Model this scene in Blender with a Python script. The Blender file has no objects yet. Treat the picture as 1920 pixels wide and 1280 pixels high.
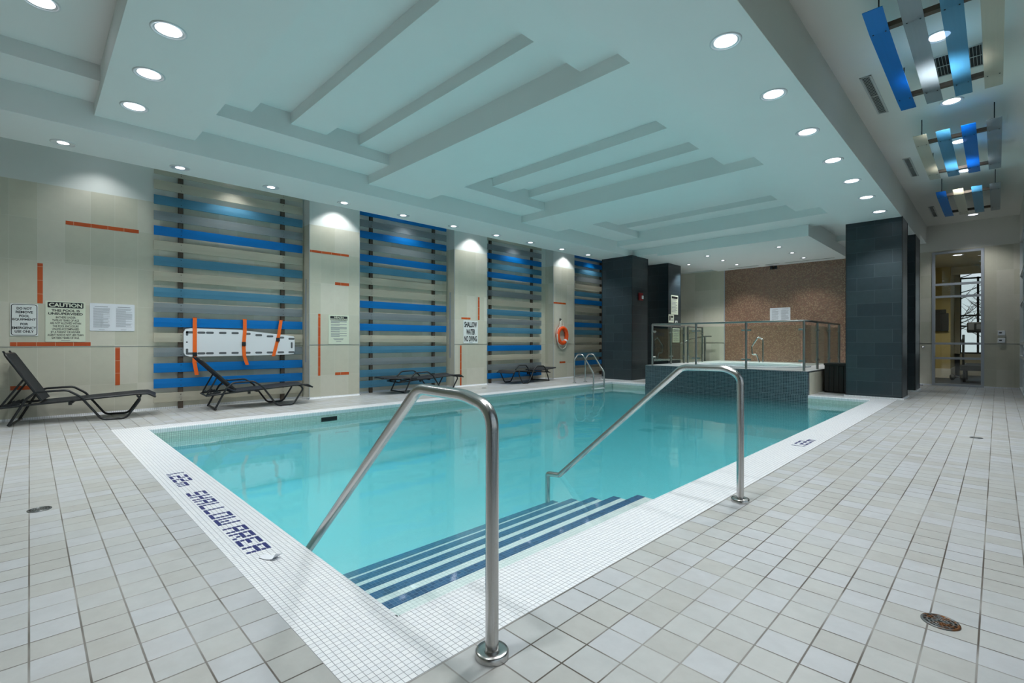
import bpy, bmesh, math, random
from mathutils import Vector, Matrix
random.seed(7)
sc = bpy.context.scene
COL = sc.collection
PI = math.pi
R = math.radians

# ------------------------------------------------------------------ colour / materials
def lin(c):
    def f(v):
        v /= 255.0
        return v/12.92 if v <= 0.04045 else ((v+0.055)/1.055)**2.4
    return (f(c[0]), f(c[1]), f(c[2]), 1.0)

MATS = {}
def newmat(name):
    m = bpy.data.materials.new(name); m.use_nodes = True
    nt = m.node_tree; nt.nodes.clear()
    out = nt.nodes.new('ShaderNodeOutputMaterial')
    b = nt.nodes.new('ShaderNodeBsdfPrincipled')
    nt.links.new(b.outputs[0], out.inputs[0])
    MATS[name] = m
    return m, nt, b, out

def math_(nt, op, a, b=None, c=None, clamp=False):
    n = nt.nodes.new('ShaderNodeMath'); n.operation = op; n.use_clamp = clamp
    for i, v in enumerate((a, b, c)):
        if v is None: continue
        if isinstance(v, (int, float)): n.inputs[i].default_value = v
        else: nt.links.new(v, n.inputs[i])
    return n.outputs[0]

def mixc(nt, fac, a, b):
    n = nt.nodes.new('ShaderNodeMix'); n.data_type = 'RGBA'
    for k, v in ((0, fac), (6, a), (7, b)):
        if isinstance(v, (int, float)): n.inputs[k].default_value = v
        elif isinstance(v, tuple): n.inputs[k].default_value = v
        else: nt.links.new(v, n.inputs[k])
    return n.outputs[2]

def noise(nt, vec, scale, detail=3.0, rough=0.55):
    n = nt.nodes.new('ShaderNodeTexNoise')
    n.inputs['Scale'].default_value = scale; n.inputs['Detail'].default_value = detail
    n.inputs['Roughness'].default_value = rough
    if vec is not None: nt.links.new(vec, n.inputs['Vector'])
    return n.outputs['Fac']

def ramp(nt, fac, lo, hi):
    n = nt.nodes.new('ShaderNodeMapRange'); n.inputs[1].default_value = lo; n.inputs[2].default_value = hi
    nt.links.new(fac, n.inputs[0]); return n.outputs[0]

def bump(nt, b, h, strength, dist=0.01):
    n = nt.nodes.new('ShaderNodeBump'); n.inputs['Strength'].default_value = strength
    n.inputs['Distance'].default_value = dist
    nt.links.new(h, n.inputs['Height']); nt.links.new(n.outputs[0], b.inputs['Normal'])

def plain(name, rgb, rough=0.5, metal=0.0, var=0.06, nscale=6.0, spec=0.5, bumps=0.0, bscale=80.0):
    m, nt, b, out = newmat(name)
    c = lin(rgb)
    tc = nt.nodes.new('ShaderNodeTexCoord')
    nf = noise(nt, tc.outputs['Object'], nscale)
    d = tuple(v*(1-var) for v in c[:3])+(1,); l = tuple(min(1, v*(1+var)) for v in c[:3])+(1,)
    nt.links.new(mixc(nt, nf, d, l), b.inputs['Base Color'])
    b.inputs['Roughness'].default_value = rough; b.inputs['Metallic'].default_value = metal
    b.inputs['Specular IOR Level'].default_value = spec
    if bumps: bump(nt, b, noise(nt, tc.outputs['Object'], bscale, 2), bumps, 0.004)
    return m

def tile(name, pu, pv, ou, ov, gw, cols, grout, rough=0.35, horiz=False, bond=0.0, mott=0.05, mscale=9.0,
         grout2=None, bumps=0.25, var_rough=0.0, stain=None, spec=0.5, gsoft=0.3):
    """tile grid in world metres; on walls u runs along x+y, v along z"""
    m, nt, b, out = newmat(name)
    g = nt.nodes.new('ShaderNodeNewGeometry'); pos = g.outputs['Position']
    s = nt.nodes.new('ShaderNodeSeparateXYZ'); nt.links.new(pos, s.inputs[0])
    if horiz: u, v = s.outputs[0], s.outputs[1]
    else: u, v = math_(nt, 'ADD', s.outputs[0], s.outputs[1]), s.outputs[2]
    vv = math_(nt, 'DIVIDE', math_(nt, 'SUBTRACT', v, ov), pv)
    vi = math_(nt, 'FLOOR', vv)
    uu = math_(nt, 'DIVIDE', math_(nt, 'SUBTRACT', u, ou), pu)
    if bond: uu = math_(nt, 'ADD', uu, math_(nt, 'MULTIPLY', math_(nt, 'FLOORED_MODULO', vi, 2.0), bond))
    ui = math_(nt, 'FLOOR', uu)
    fu = math_(nt, 'SUBTRACT', uu, ui); fv = math_(nt, 'SUBTRACT', vv, vi)
    du = math_(nt, 'MULTIPLY', math_(nt, 'MINIMUM', fu, math_(nt, 'SUBTRACT', 1.0, fu)), pu)
    dv = math_(nt, 'MULTIPLY', math_(nt, 'MINIMUM', fv, math_(nt, 'SUBTRACT', 1.0, fv)), pv)
    d = math_(nt, 'MINIMUM', du, dv)
    mask = ramp(nt, d, gw*0.5*(1-gsoft), gw*0.5*(1+gsoft))       # 0 grout .. 1 tile
    comb = nt.nodes.new('ShaderNodeCombineXYZ'); nt.links.new(ui, comb.inputs[0]); nt.links.new(vi, comb.inputs[1])
    wn = nt.nodes.new('ShaderNodeTexWhiteNoise'); wn.noise_dimensions = '2D'; nt.links.new(comb.outputs[0], wn.inputs['Vector'])
    col = mixc(nt, wn.outputs['Value'], lin(cols[0]), lin(cols[1]))
    if len(cols) > 2:
        sep = nt.nodes.new('ShaderNodeSeparateColor'); nt.links.new(wn.outputs['Color'], sep.inputs[0])
        col = mixc(nt, math_(nt, 'GREATER_THAN', sep.outputs[1], 0.62), col, lin(cols[2]))
        if len(cols) > 3:
            col = mixc(nt, math_(nt, 'GREATER_THAN', sep.outputs[2], 0.72), col, lin(cols[3]))
    nf = noise(nt, pos, mscale, 5, 0.65)
    k = mixc(nt, nf, (1-mott*2,)*3+(1,), (1+mott*2,)*3+(1,))
    mu = nt.nodes.new('ShaderNodeMix'); mu.data_type = 'RGBA'; mu.blend_type = 'MULTIPLY'; mu.inputs[0].default_value = 1
    nt.links.new(col, mu.inputs[6]); nt.links.new(k, mu.inputs[7]); col = mu.outputs[2]
    if stain:
        sf = ramp(nt, noise(nt, pos, stain[1], 4, 0.6), stain[2], stain[3])
        col = mixc(nt, math_(nt, 'MULTIPLY', sf, stain[4]), col, lin(stain[0]))
    gcol = lin(grout)
    if grout2:
        gcol = mixc(nt, ramp(nt, noise(nt, pos, 1.6, 3), 0.42, 0.6), lin(grout), lin(grout2))
    nt.links.new(mixc(nt, mask, gcol, col), b.inputs['Base Color'])
    if var_rough:
        rr = math_(nt, 'ADD', rough, math_(nt, 'MULTIPLY', math_(nt, 'SUBTRACT', noise(nt, pos, 3.0, 4), 0.5), var_rough))
        nt.links.new(rr, b.inputs['Roughness'])
    else: b.inputs['Roughness'].default_value = rough
    b.inputs['Specular IOR Level'].default_value = spec
    if bumps: bump(nt, b, math_(nt, 'ADD', mask, math_(nt, 'MULTIPLY', nf, 0.25)), bumps, 0.002)
    return m

def brushed(name, rgb, rough=0.3, metal=1.0, axis=1):
    m, nt, b, out = newmat(name)
    tc = nt.nodes.new('ShaderNodeTexCoord')
    mp = nt.nodes.new('ShaderNodeMapping'); nt.links.new(tc.outputs['Object'], mp.inputs[0])
    sc_ = [220, 220, 220]; sc_[axis] = 2.0
    mp.inputs['Scale'].default_value = sc_
    nf = noise(nt, mp.outputs[0], 1.0, 3)
    c = lin(rgb)
    nt.links.new(mixc(nt, nf, tuple(v*0.9 for v in c[:3])+(1,), tuple(min(1, v*1.1) for v in c[:3])+(1,)), b.inputs['Base Color'])
    b.inputs['Metallic'].default_value = metal
    nt.links.new(math_(nt, 'ADD', rough-0.06, math_(nt, 'MULTIPLY', nf, 0.12)), b.inputs['Roughness'])
    return m

def acrylic(name, rgb, rough=0.3, metal=0.3, clear=.16, trans=.25):
    m, nt, b, out = newmat(name)
    tc = nt.nodes.new('ShaderNodeTexCoord')
    mp = nt.nodes.new('ShaderNodeMapping'); nt.links.new(tc.outputs['Object'], mp.inputs[0])
    mp.inputs['Scale'].default_value = (60, 1.5, 60)
    nf = noise(nt, mp.outputs[0], 1.0, 3)
    c = lin(rgb)
    nt.links.new(mixc(nt, nf, tuple(v*0.92 for v in c[:3])+(1,), tuple(min(1, v*1.08) for v in c[:3])+(1,)), b.inputs['Base Color'])
    b.inputs['Metallic'].default_value = metal; b.inputs['Roughness'].default_value = rough
    tl = nt.nodes.new('ShaderNodeBsdfTranslucent'); tl.inputs[0].default_value = c
    tp = nt.nodes.new('ShaderNodeBsdfTransparent'); tp.inputs[0].default_value = tuple(min(1, v*.5+.5) for v in c[:3])+(1,)
    m1 = nt.nodes.new('ShaderNodeMixShader'); m1.inputs[0].default_value = trans
    m2 = nt.nodes.new('ShaderNodeMixShader'); m2.inputs[0].default_value = clear
    nt.links.new(b.outputs[0], m1.inputs[1]); nt.links.new(tl.outputs[0], m1.inputs[2])
    nt.links.new(m1.outputs[0], m2.inputs[1]); nt.links.new(tp.outputs[0], m2.inputs[2])
    nt.links.new(m2.outputs[0], out.inputs[0]); return m

def emit(name, rgb, strength):
    m = bpy.data.materials.new(name); m.use_nodes = True; nt = m.node_tree; nt.nodes.clear()
    o = nt.nodes.new('ShaderNodeOutputMaterial'); e = nt.nodes.new('ShaderNodeEmission')
    tc = nt.nodes.new('ShaderNodeTexCoord'); nf = noise(nt, tc.outputs['Object'], 40.0, 2)
    c = lin(rgb)
    nt.links.new(mixc(nt, nf, tuple(v*0.85 for v in c[:3])+(1,), c), e.inputs[0])
    e.inputs[1].default_value = strength
    nt.links.new(e.outputs[0], o.inputs[0]); MATS[name] = m; return m

def glass(name, tint, fmax=1.0, rough=0.0):
    m = bpy.data.materials.new(name); m.use_nodes = True; nt = m.node_tree; nt.nodes.clear()
    o = nt.nodes.new('ShaderNodeOutputMaterial')
    t = nt.nodes.new('ShaderNodeBsdfTransparent'); t.inputs[0].default_value = lin(tint)
    g = nt.nodes.new('ShaderNodeBsdfGlossy'); g.inputs['Roughness'].default_value = rough
    fr = nt.nodes.new('ShaderNodeFresnel'); fr.inputs[0].default_value = 1.45
    mx = nt.nodes.new('ShaderNodeMixShader')
    nt.links.new(math_(nt, 'MULTIPLY', fr.outputs[0], fmax), mx.inputs[0])
    nt.links.new(t.outputs[0], mx.inputs[1]); nt.links.new(g.outputs[0], mx.inputs[2])
    nt.links.new(mx.outputs[0], o.inputs[0]); MATS[name] = m; return m

def water(name, absorb, dens, wave=0.05, milk=0):
    m = bpy.data.materials.new(name); m.use_nodes = True; nt = m.node_tree; nt.nodes.clear()
    o = nt.nodes.new('ShaderNodeOutputMaterial')
    t = nt.nodes.new('ShaderNodeBsdfTransparent')
    g = nt.nodes.new('ShaderNodeBsdfGlossy'); g.inputs['Roughness'].default_value = 0.045
    geo = nt.nodes.new('ShaderNodeNewGeometry')
    nf = noise(nt, geo.outputs['Position'], 1.3, 2, 0.5)
    bp = nt.nodes.new('ShaderNodeBump'); bp.inputs['Strength'].default_value = wave; bp.inputs['Distance'].default_value = 0.1
    nt.links.new(nf, bp.inputs['Height']); nt.links.new(bp.outputs[0], g.inputs['Normal'])
    lw = nt.nodes.new('ShaderNodeFresnel'); lw.inputs[0].default_value = 1.33
    nt.links.new(bp.outputs[0], lw.inputs['Normal'])
    mx = nt.nodes.new('ShaderNodeMixShader')
    # the under side of the surface lets everything through, so light reaches the basin
    fac = math_(nt, 'MULTIPLY', lw.outputs[0], math_(nt, 'SUBTRACT', 1.0, geo.outputs['Backfacing']))
    nt.links.new(fac, mx.inputs[0]); nt.links.new(t.outputs[0], mx.inputs[1]); nt.links.new(g.outputs[0], mx.inputs[2])
    nt.links.new(mx.outputs[0], o.inputs[0])
    va = nt.nodes.new('ShaderNodeVolumeAbsorption'); va.inputs['Color'].default_value = absorb+(1,); va.inputs['Density'].default_value = dens
    if milk:
        vs = nt.nodes.new('ShaderNodeVolumeScatter'); vs.inputs['Color'].default_value = (.46, .96, 1, 1); vs.inputs['Density'].default_value = milk; vs.inputs['Anisotropy'].default_value = .3
        ad = nt.nodes.new('ShaderNodeAddShader'); nt.links.new(va.outputs[0], ad.inputs[0]); nt.links.new(vs.outputs[0], ad.inputs[1])
        nt.links.new(ad.outputs[0], o.inputs['Volume'])
    else: nt.links.new(va.outputs[0], o.inputs['Volume'])
    MATS[name] = m; return m

# ------------------------------------------------------------------ mesh helpers
class MB:
    def __init__(self): self.v = []; self.f = []; self.m = []; self.sm = []
    def add(self, vs, fs, mi=0, smooth=False, M=None):
        o = len(self.v)
        for p in vs: self.v.append(tuple(M @ Vector(p)) if M is not None else tuple(p))
        for f in fs: self.f.append(tuple(i+o for i in f)); self.m.append(mi); self.sm.append(smooth)
        return self
    def box(self, x0, x1, y0, y1, z0, z1, mi=0, M=None):
        vs = [(x0,y0,z0),(x1,y0,z0),(x1,y1,z0),(x0,y1,z0),(x0,y0,z1),(x1,y0,z1),(x1,y1,z1),(x0,y1,z1)]
        return self.add(vs, [(0,3,2,1),(4,5,6,7),(0,1,5,4),(1,2,6,5),(2,3,7,6),(3,0,4,7)], mi, False, M)
    def rbox(self, x0, x1, y0, y1, z0, z1, r=0.01, mi=0, M=None, seg=2):
        bm = bmesh.new()
        vs = [bm.verts.new(p) for p in [(x0,y0,z0),(x1,y0,z0),(x1,y1,z0),(x0,y1,z0),(x0,y0,z1),(x1,y0,z1),(x1,y1,z1),(x0,y1,z1)]]
        for f in [(0,3,2,1),(4,5,6,7),(0,1,5,4),(1,2,6,5),(2,3,7,6),(3,0,4,7)]: bm.faces.new([vs[i] for i in f])
        r = min(r, abs(x1-x0)*.49, abs(y1-y0)*.49, abs(z1-z0)*.49)
        bmesh.ops.bevel(bm, geom=bm.edges[:], offset=r, segments=seg, profile=0.5, affect='EDGES')
        bm.verts.index_update()
        self.add([tuple(v.co) for v in bm.verts], [[v.index for v in f.verts] for f in bm.faces], mi, False, M); bm.free()
        return self
    def prism(self, poly, axis, a, b, mi=0, M=None, smooth=False):
        """extrude polygon (2d) along axis 0/1/2 from a to b"""
        def P(p, t):
            q = [0,0,0]; k = [i for i in range(3) if i != axis]
            q[k[0]] = p[0]; q[k[1]] = p[1]; q[axis] = t; return tuple(q)
        n = len(poly)
        vs = [P(p, a) for p in poly]+[P(p, b) for p in poly]
        fs = [tuple(range(n))[::-1], tuple(range(n, 2*n))]+[(i,(i+1) % n, n+(i+1) % n, n+i) for i in range(n)]
        return self.add(vs, fs, mi, smooth, M)
    def tube(self, path, r, n=12, mi=0, closed=False, M=None, cap=True, flat=None):
        path = [Vector(p) for p in path]; N = len(path)
        rs = r if isinstance(r, (list, tuple)) else [r]*N
        tang = []
        for i in range(N):
            if closed: t = path[(i+1) % N]-path[i-1]
            else: t = path[min(i+1, N-1)]-path[max(i-1, 0)]
            tang.append(t.normalized())
        up = Vector((0,0,1)) if abs(tang[0].z) < 0.9 else Vector((1,0,0))
        nrm = tang[0].cross(up).normalized()
        vs = []; fs = []
        for i in range(N):
            nrm = (nrm-tang[i]*nrm.dot(tang[i])).normalized()
            bi = tang[i].cross(nrm)
            for k in range(n):
                a = 2*PI*k/n
                ca, sa = math.cos(a), math.sin(a)
                if flat: sa *= flat
                vs.append(path[i]+(nrm*ca+bi*sa)*rs[i])
        for i in range(N if closed else N-1):
            j = (i+1) % N
            for k in range(n):
                fs.append((i*n+k, i*n+(k+1) % n, j*n+(k+1) % n, j*n+k))
        self.add(vs, fs, mi, True, M)
        if cap and not closed:
            self.add([vs[k] for k in range(n)], [tuple(range(n))[::-1]], mi, False, M)
            self.add([vs[(N-1)*n+k] for k in range(n)], [tuple(range(n))], mi, False, M)
        return self
    def lathe(self, prof, n=24, c=(0,0,0), mi=0, M=None, smooth=True, axis=2, caps=True):
        vs = []; fs = []
        for (r, z) in prof:
            for k in range(n):
                a = 2*PI*k/n; p = [r*math.cos(a), r*math.sin(a), z]
                if axis == 0: p = [z, r*math.cos(a), r*math.sin(a)]
                if axis == 1: p = [r*math.sin(a), z, r*math.cos(a)]
                vs.append((c[0]+p[0], c[1]+p[1], c[2]+p[2]))
        for i in range(len(prof)-1):
            for k in range(n):
                fs.append((i*n+k, i*n+(k+1) % n, (i+1)*n+(k+1) % n, (i+1)*n+k))
        self.add(vs, fs, mi, smooth, M)
        if caps:
            if prof[0][0] > 1e-6: self.add(vs[:n], [tuple(range(n))[::-1]], mi, False, M)
            if prof[-1][0] > 1e-6: self.add(vs[-n:], [tuple(range(n))], mi, False, M)
        return self
    def disc(self, c, r, n=24, mi=0, up=1):
        vs = [(c[0]+r*math.cos(2*PI*k/n), c[1]+r*math.sin(2*PI*k/n), c[2]) for k in range(n)]
        return self.add(vs, [tuple(range(n)) if up > 0 else tuple(range(n))[::-1]], mi)
    def build(self, name, mats, parent=None, loc=None, recalc=True):
        me = bpy.data.meshes.new(name)
        me.from_pydata(self.v, [], self.f)
        if not isinstance(mats, (list, tuple)): mats = [mats]
        for m in mats: me.materials.append(m)
        me.polygons.foreach_set('material_index', self.m)
        me.polygons.foreach_set('use_smooth', self.sm)
        if recalc:
            bm = bmesh.new(); bm.from_mesh(me); bmesh.ops.recalc_face_normals(bm, faces=bm.faces); bm.to_mesh(me); bm.free()
        o = bpy.data.objects.new(name, me); COL.objects.link(o)
        if parent is not None: o.parent = parent
        if loc is not None: o.location = loc
        return o

def fillet(pts, r, n=6):
    """round the corners of a polyline"""
    P = [Vector(p) for p in pts]; out = [P[0]]
    for i in range(1, len(P)-1):
        a = (P[i-1]-P[i]); b = (P[i+1]-P[i]); rr = r[i-1] if isinstance(r, (list, tuple)) else r
        ang = a.angle(b)
        if ang > PI-0.02: out.append(P[i]); continue
        d = min(rr/math.tan(ang/2), a.length*0.49, b.length*0.49)
        s, e = P[i]+a.normalized()*d, P[i]+b.normalized()*d
        for k in range(n+1):
            t = k/n; out.append(s*(1-t)**2+P[i]*2*t*(1-t)+e*t**2)
    out.append(P[-1]); return out

def rrect(x0, x1, y0, y1, r, n=4):
    out = []
    for (cx, cy, a0) in ((x1-r, y0+r, -90), (x1-r, y1-r, 0), (x0+r, y1-r, 90), (x0+r, y0+r, 180)):
        for k in range(n+1):
            a = R(a0+90*k/n); out.append((cx+r*math.cos(a), cy+r*math.sin(a)))
    return out

def tag(o, label, cat, group=None, kind=None):
    o['label'] = label; o['category'] = cat
    if group: o['group'] = group
    if kind: o['kind'] = kind
    return o
def struct(o, label=None):
    o['kind'] = 'structure'
    if label: o['label'] = label; o['category'] = 'building part'
    return o
def empty(name, loc, label, cat, rz=0.0, group=None):
    o = bpy.data.objects.new(name, None); o.empty_display_size = 0.1; COL.objects.link(o)
    o.location = loc; o.rotation_euler = (0, 0, rz); tag(o, label, cat, group); return o
def copy_tree(o, parent=None):
    c = o.copy(); COL.objects.link(c)
    if parent is not None: c.parent = parent
    for ch in list(o.children): copy_tree(ch, c)
    return c

def text_mesh(body, size_h, width, offset=0.0):
    """flat lettering in the xy plane: cap height size_h, scaled to width, centred on the origin"""
    cu = bpy.data.curves.new('t', 'FONT'); cu.body = body; cu.align_x = 'CENTER'; cu.align_y = 'CENTER'
    cu.size = 1.0; cu.offset = offset; cu.fill_mode = 'FRONT'; cu.resolution_u = 3
    o = bpy.data.objects.new('t', cu); COL.objects.link(o)
    bpy.context.view_layer.update()
    me = bpy.data.meshes.new_from_object(o.evaluated_get(bpy.context.evaluated_depsgraph_get()))
    xs = [v.co.x for v in me.vertices]; ys = [v.co.y for v in me.vertices]
    w = max(xs)-min(xs); h = max(ys)-min(ys); cx = (max(xs)+min(xs))/2; cy = (max(ys)+min(ys))/2
    vs = [((v.co.x-cx)/w*width, (v.co.y-cy)/h*size_h) for v in me.vertices]
    fs = [tuple(p.vertices) for p in me.polygons]
    bpy.data.objects.remove(o); bpy.data.meshes.remove(me); bpy.data.curves.remove(cu)
    return vs, fs

# ------------------------------------------------------------------ materials
FLOOR = tile('deck_tile', .15, .15, -1.4, 0.0, .0062, [(181,183,181), (178,181,182), (175,176,173), (183,186,189)], (84,76,68), rough=.34, horiz=True,
             mott=.07, mscale=11, grout2=(150,148,144), bumps=.3, var_rough=.25, stain=((150,142,128), 1.1, .55, .75, .35))
COPING = tile('coping_mosaic', .0254, .0254, -1.405, .745, .0024, [(236,238,240), (228,231,235)], (140,144,150), rough=.3, horiz=True, mott=.02, bumps=.3)
POOLT = tile('waterline_mosaic', .0254, .0254, 0, 0, .0026, [(206,222,212), (192,210,200)], (128,146,138), rough=.25, mott=.03, bumps=.2)
PLASTER = plain('pool_plaster', (232, 240, 240), rough=.6, var=.03, nscale=2)
STEPM = tile('step_mosaic', .0254, .0254, 0, 0, .002, [(226,234,232), (214,226,224)], (150,168,168), rough=.3, horiz=True, mott=.02, bumps=.2)
NAVY = tile('navy_mosaic', .0254, .0254, 0, 0, .0022, [(40,84,128), (48,94,138), (32,74,116)], (110,136,158), rough=.25, horiz=True, mott=.04, bumps=.2)
NAVYC = plain('navy_tile', (44, 50, 112), rough=.3)
WTILE = tile('wall_tile', .293, .62, .096, .462, .003, [(199,196,178), (192,191,174), (204,201,186)], (212,210,198), rough=.5, mott=.035, mscale=7, bumps=.1)
PAINT = plain('white_paint', (214, 218, 214), rough=.85, var=.02, nscale=3, bumps=.05, bscale=120)
CEIL = plain('ceiling_paint', (232, 236, 234), rough=.9, var=.015, nscale=2.5, bumps=.05, bscale=120)
CORR = plain('corridor_paint', (222, 222, 214), rough=.9, var=.02, nscale=2.5)
ORANGE = tile('orange_tile', .201, .201, -9.472, .03, .004, [(186,74,20), (194,84,24)], (214,190,160), rough=.4, mott=.04)
ORANGEV = ORANGE
SLATE = tile('slate_tile', .595, .268, -2.28, .072, .006, [(39,52,58), (34,46,53), (44,57,62)], (66,79,83), rough=.36, bond=.5, mott=.12, mscale=10, bumps=.15, spec=.6)
BROWN = tile('copper_mosaic', .0254, .0254, 0, 0, .003, [(154,118,94), (126,98,82), (168,136,110), (144,106,88)], (124,108,96), rough=.22, mott=.08, mscale=5, bumps=.2, spec=.8)
SPAT = tile('dark_mosaic', .033, .033, 0, .0, .0068, [(46,58,68), (38,48,56), (56,70,80)], (134,146,152), rough=.3, mott=.05, bumps=.2)
SPATOP = tile('spa_deck_mosaic', .0254, .0254, 0, 0, .002, [(232,236,236), (222,228,228)], (186,192,192), rough=.3, horiz=True, bumps=.2)
STEEL = brushed('stainless_steel', (190, 188, 186), .24)
STEELD = brushed('satin_steel', (150, 152, 148), .34)
CHROME = brushed('polished_steel', (214, 214, 214), .14)
BLACK = plain('black_tube', (20, 24, 27), rough=.38, var=.1)
SLING = plain('black_sling', (26, 30, 35), rough=.75, var=.12, nscale=300, bumps=.3, bscale=500)
POST = plain('rusty_post', (78, 66, 54), rough=.55, var=.4, nscale=14)
BLUE = acrylic('blue_panel', (0, 138, 220), .38, .25, .16)
STEELB = acrylic('steel_blue_panel', (104, 172, 204), .38, .25, .40)
GREYB = acrylic('grey_blue_panel', (176, 186, 192), .38, .45, .46)
BEIGE = acrylic('champagne_panel', (222, 218, 202), .38, .2, .38)
WHITEP = plain('white_plastic', (226, 230, 234), rough=.4, var=.02)
SLOT = plain('slot_grey', (92, 96, 100), rough=.6)
STRAP = plain('orange_webbing', (240, 104, 20), rough=.7, var=.1, nscale=90)
BUOY = plain('orange_buoy', (236, 84, 22), rough=.45, var=.05)
ROPE = plain('white_rope', (214, 212, 200), rough=.9, var=.1, nscale=60)
BUCKLE = plain('black_plastic', (26, 26, 28), rough=.4)
SIGNW = plain('sign_white', (226, 230, 228), rough=.45, var=.015)
SIGNC = plain('sign_cream', (214, 220, 200), rough=.45, var=.015)
INK = plain('sign_ink', (22, 24, 28), rough=.5)
INKG = plain('print_grey', (140, 144, 150), rough=.7)
PAPER = plain('paper', (222, 226, 232), rough=.8, var=.02)
FRAME = plain('aluminium_frame', (176, 182, 190), rough=.4, metal=.3, var=.03)
WFRAME = plain('window_frame_white', (206, 212, 212), rough=.5, var=.03)
PANE = glass('window_pane', (248, 251, 250))
GPANE = glass('railing_pane', (243, 249, 245), .45)
RED = plain('alarm_red', (150, 24, 30), rough=.4)
LENSW = plain('clear_lens', (220, 222, 224), rough=.15)
LAMP = emit('lamp_lens', (236, 240, 255), 7.0)
RING = plain('lamp_ring', (224, 228, 230), rough=.3, metal=.3)
GRILLE = plain('grille_white', (190, 194, 190), rough=.5)
DARKV = plain('grille_dark', (24, 26, 26), rough=.8)
BLACKW = plain('black_wood', (20, 22, 20), rough=.55, var=.2, nscale=20)
DRAINM = plain('drain_metal', (118, 122, 122), rough=.35, metal=.8, var=.2, nscale=30)
RUST, _nt, _b, _o = newmat('drain_rust')
_tc = _nt.nodes.new('ShaderNodeTexCoord')
_nt.links.new(mixc(_nt, ramp(_nt, noise(_nt, _tc.outputs['Object'], 26, 3), .47, .6), lin((110, 114, 114)), lin((120, 78, 42))), _b.inputs['Base Color'])
_b.inputs['Metallic'].default_value = .6; _b.inputs['Roughness'].default_value = .42
YELLOW = plain('yellow_paint', (176, 160, 108), rough=.85, var=.03)
BASEB = plain('baseboard_white', (220, 218, 206), rough=.6)
RUBBER = tile('rubber_floor', .6, .6, 0, 0, .01, [(52,58,70), (46,52,64)], (34,38,46), rough=.5, horiz=True)
GYMC = plain('gym_ceiling', (196, 190, 170), rough=.9)
BARK = plain('bark', (70, 66, 62), rough=.9, var=.2)
GROUND = plain('outdoor_ground', (150, 152, 150), rough=.95, var=.1)
WATER = water('pool_water_surface', (.0, .84, .90), .46, .07, .31)
SPAW = water('spa_water_surface', (.3, .95, .95), .4, .06)

# ------------------------------------------------------------------ key planes (metres, camera foot at the origin)
XW, XP = -9.95, -9.63            # tiled wall, face of the wall piers
PX0, PX1, PY0, PY1 = -7.80, -1.785, 1.105, 11.85     # pool lip
ZW = -.135                        # water level
YB, YC = 16.8, 17.1               # spa back wall, corridor end wall
Y0 = -3.0
XR = .385                         # window wall beside the camera

# ------------------------------------------------------------------ floor, coping, basin
b = MB()
b.box(XW, XR+.3, Y0, .745, -.12, 0); b.box(-1.405, XR+.3, .745, YC, -.12, 0)
b.box(XW, -8.08, .745, YB, -.12, 0); b.box(-8.08, -1.405, 12.2, YB, -.12, 0)
struct(b.build('floor', FLOOR), 'grey square-tiled pool deck floor')
b = MB()
def bull(b, pts, z=0.0):
    pass
lipr = .018
b.box(-8.08, -1.405, .745, PY0-lipr, -.1, .0008); b.box(PX1+lipr, -1.405, PY0-lipr, 12.2, -.1, .0008)
b.box(-8.08, PX0-lipr, PY0-lipr, 12.2, -.1, .0008); b.box(PX0-lipr, PX1+lipr, PY1+lipr, 12.2, -.1, .0008)
# rounded bullnose row along the lip
def nose(b, axis, c0, sgn, a0, a1):
    prof = []
    for k in range(6):
        a = PI/2*k/5
        prof.append((c0+sgn*(math.sin(a)*lipr), .0008-lipr+math.cos(a)*lipr))
    prof += [(c0+sgn*lipr, -.06), (c0, -.06)]
    b.prism(prof, axis, a0, a1)
nose(b, 0, PY0-lipr, 1, PX0, PX1); nose(b, 0, PY1+lipr, -1, PX0, PX1)
nose(b, 1, PX0-lipr, 1, PY0, PY1); nose(b, 1, PX1+lipr, -1, PY0, PY1)
struct(b.build('trim_1', COPING), 'white mosaic coping band around the pool edge')

ZF = -1.02
b = MB()
T = .22
for (x0, x1, y0, y1) in ((PX0-T, PX0, PY0-T, PY1+T), (PX1, PX1+T, PY0-T, PY1+T), (PX0, PX1, PY0-T, PY0), (PX0, PX1, PY1, PY1+T)):
    b.box(x0, x1, y0, y1, -.32, -.0605, 1); b.box(x0, x1, y0, y1, ZF-.2, -.32, 0)
b.box(PX0-T, PX1+T, PY0-T, PY1+T, ZF-.2, ZF, 0)
basin = struct(b.build('pool_basin', [PLASTER, POOLT]), 'sunken pool basin with pale mosaic waterline band')
# entry steps down from the right-hand deck, navy nosing on each
b = MB(); SY1 = 3.72
nos = [(-2.19, -.175), (-2.43, -.24), (-2.67, -.305), (-2.91, -.372), (-3.15, -.445)]
for i, (x, z) in enumerate(nos):
    b.box(x, PX1+.01, PY0-.01, SY1, ZF-.05 if i == 4 else nos[i+1][1]-.02, z, 0)
    b.box(x-.004, x+.068, PY0-.01, SY1+.003, z-.045, z+.003, 1)
struct(b.build('pool_steps', [STEPM, NAVY]), 'underwater pool entry steps with navy nosing stripes')
b = MB(); b.box(PX0-.12, PX1+.12, PY0-.12, PY1+.12, ZF-.1, ZW)
struct(b.build('pool_water', WATER), 'still turquoise pool water')

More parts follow.
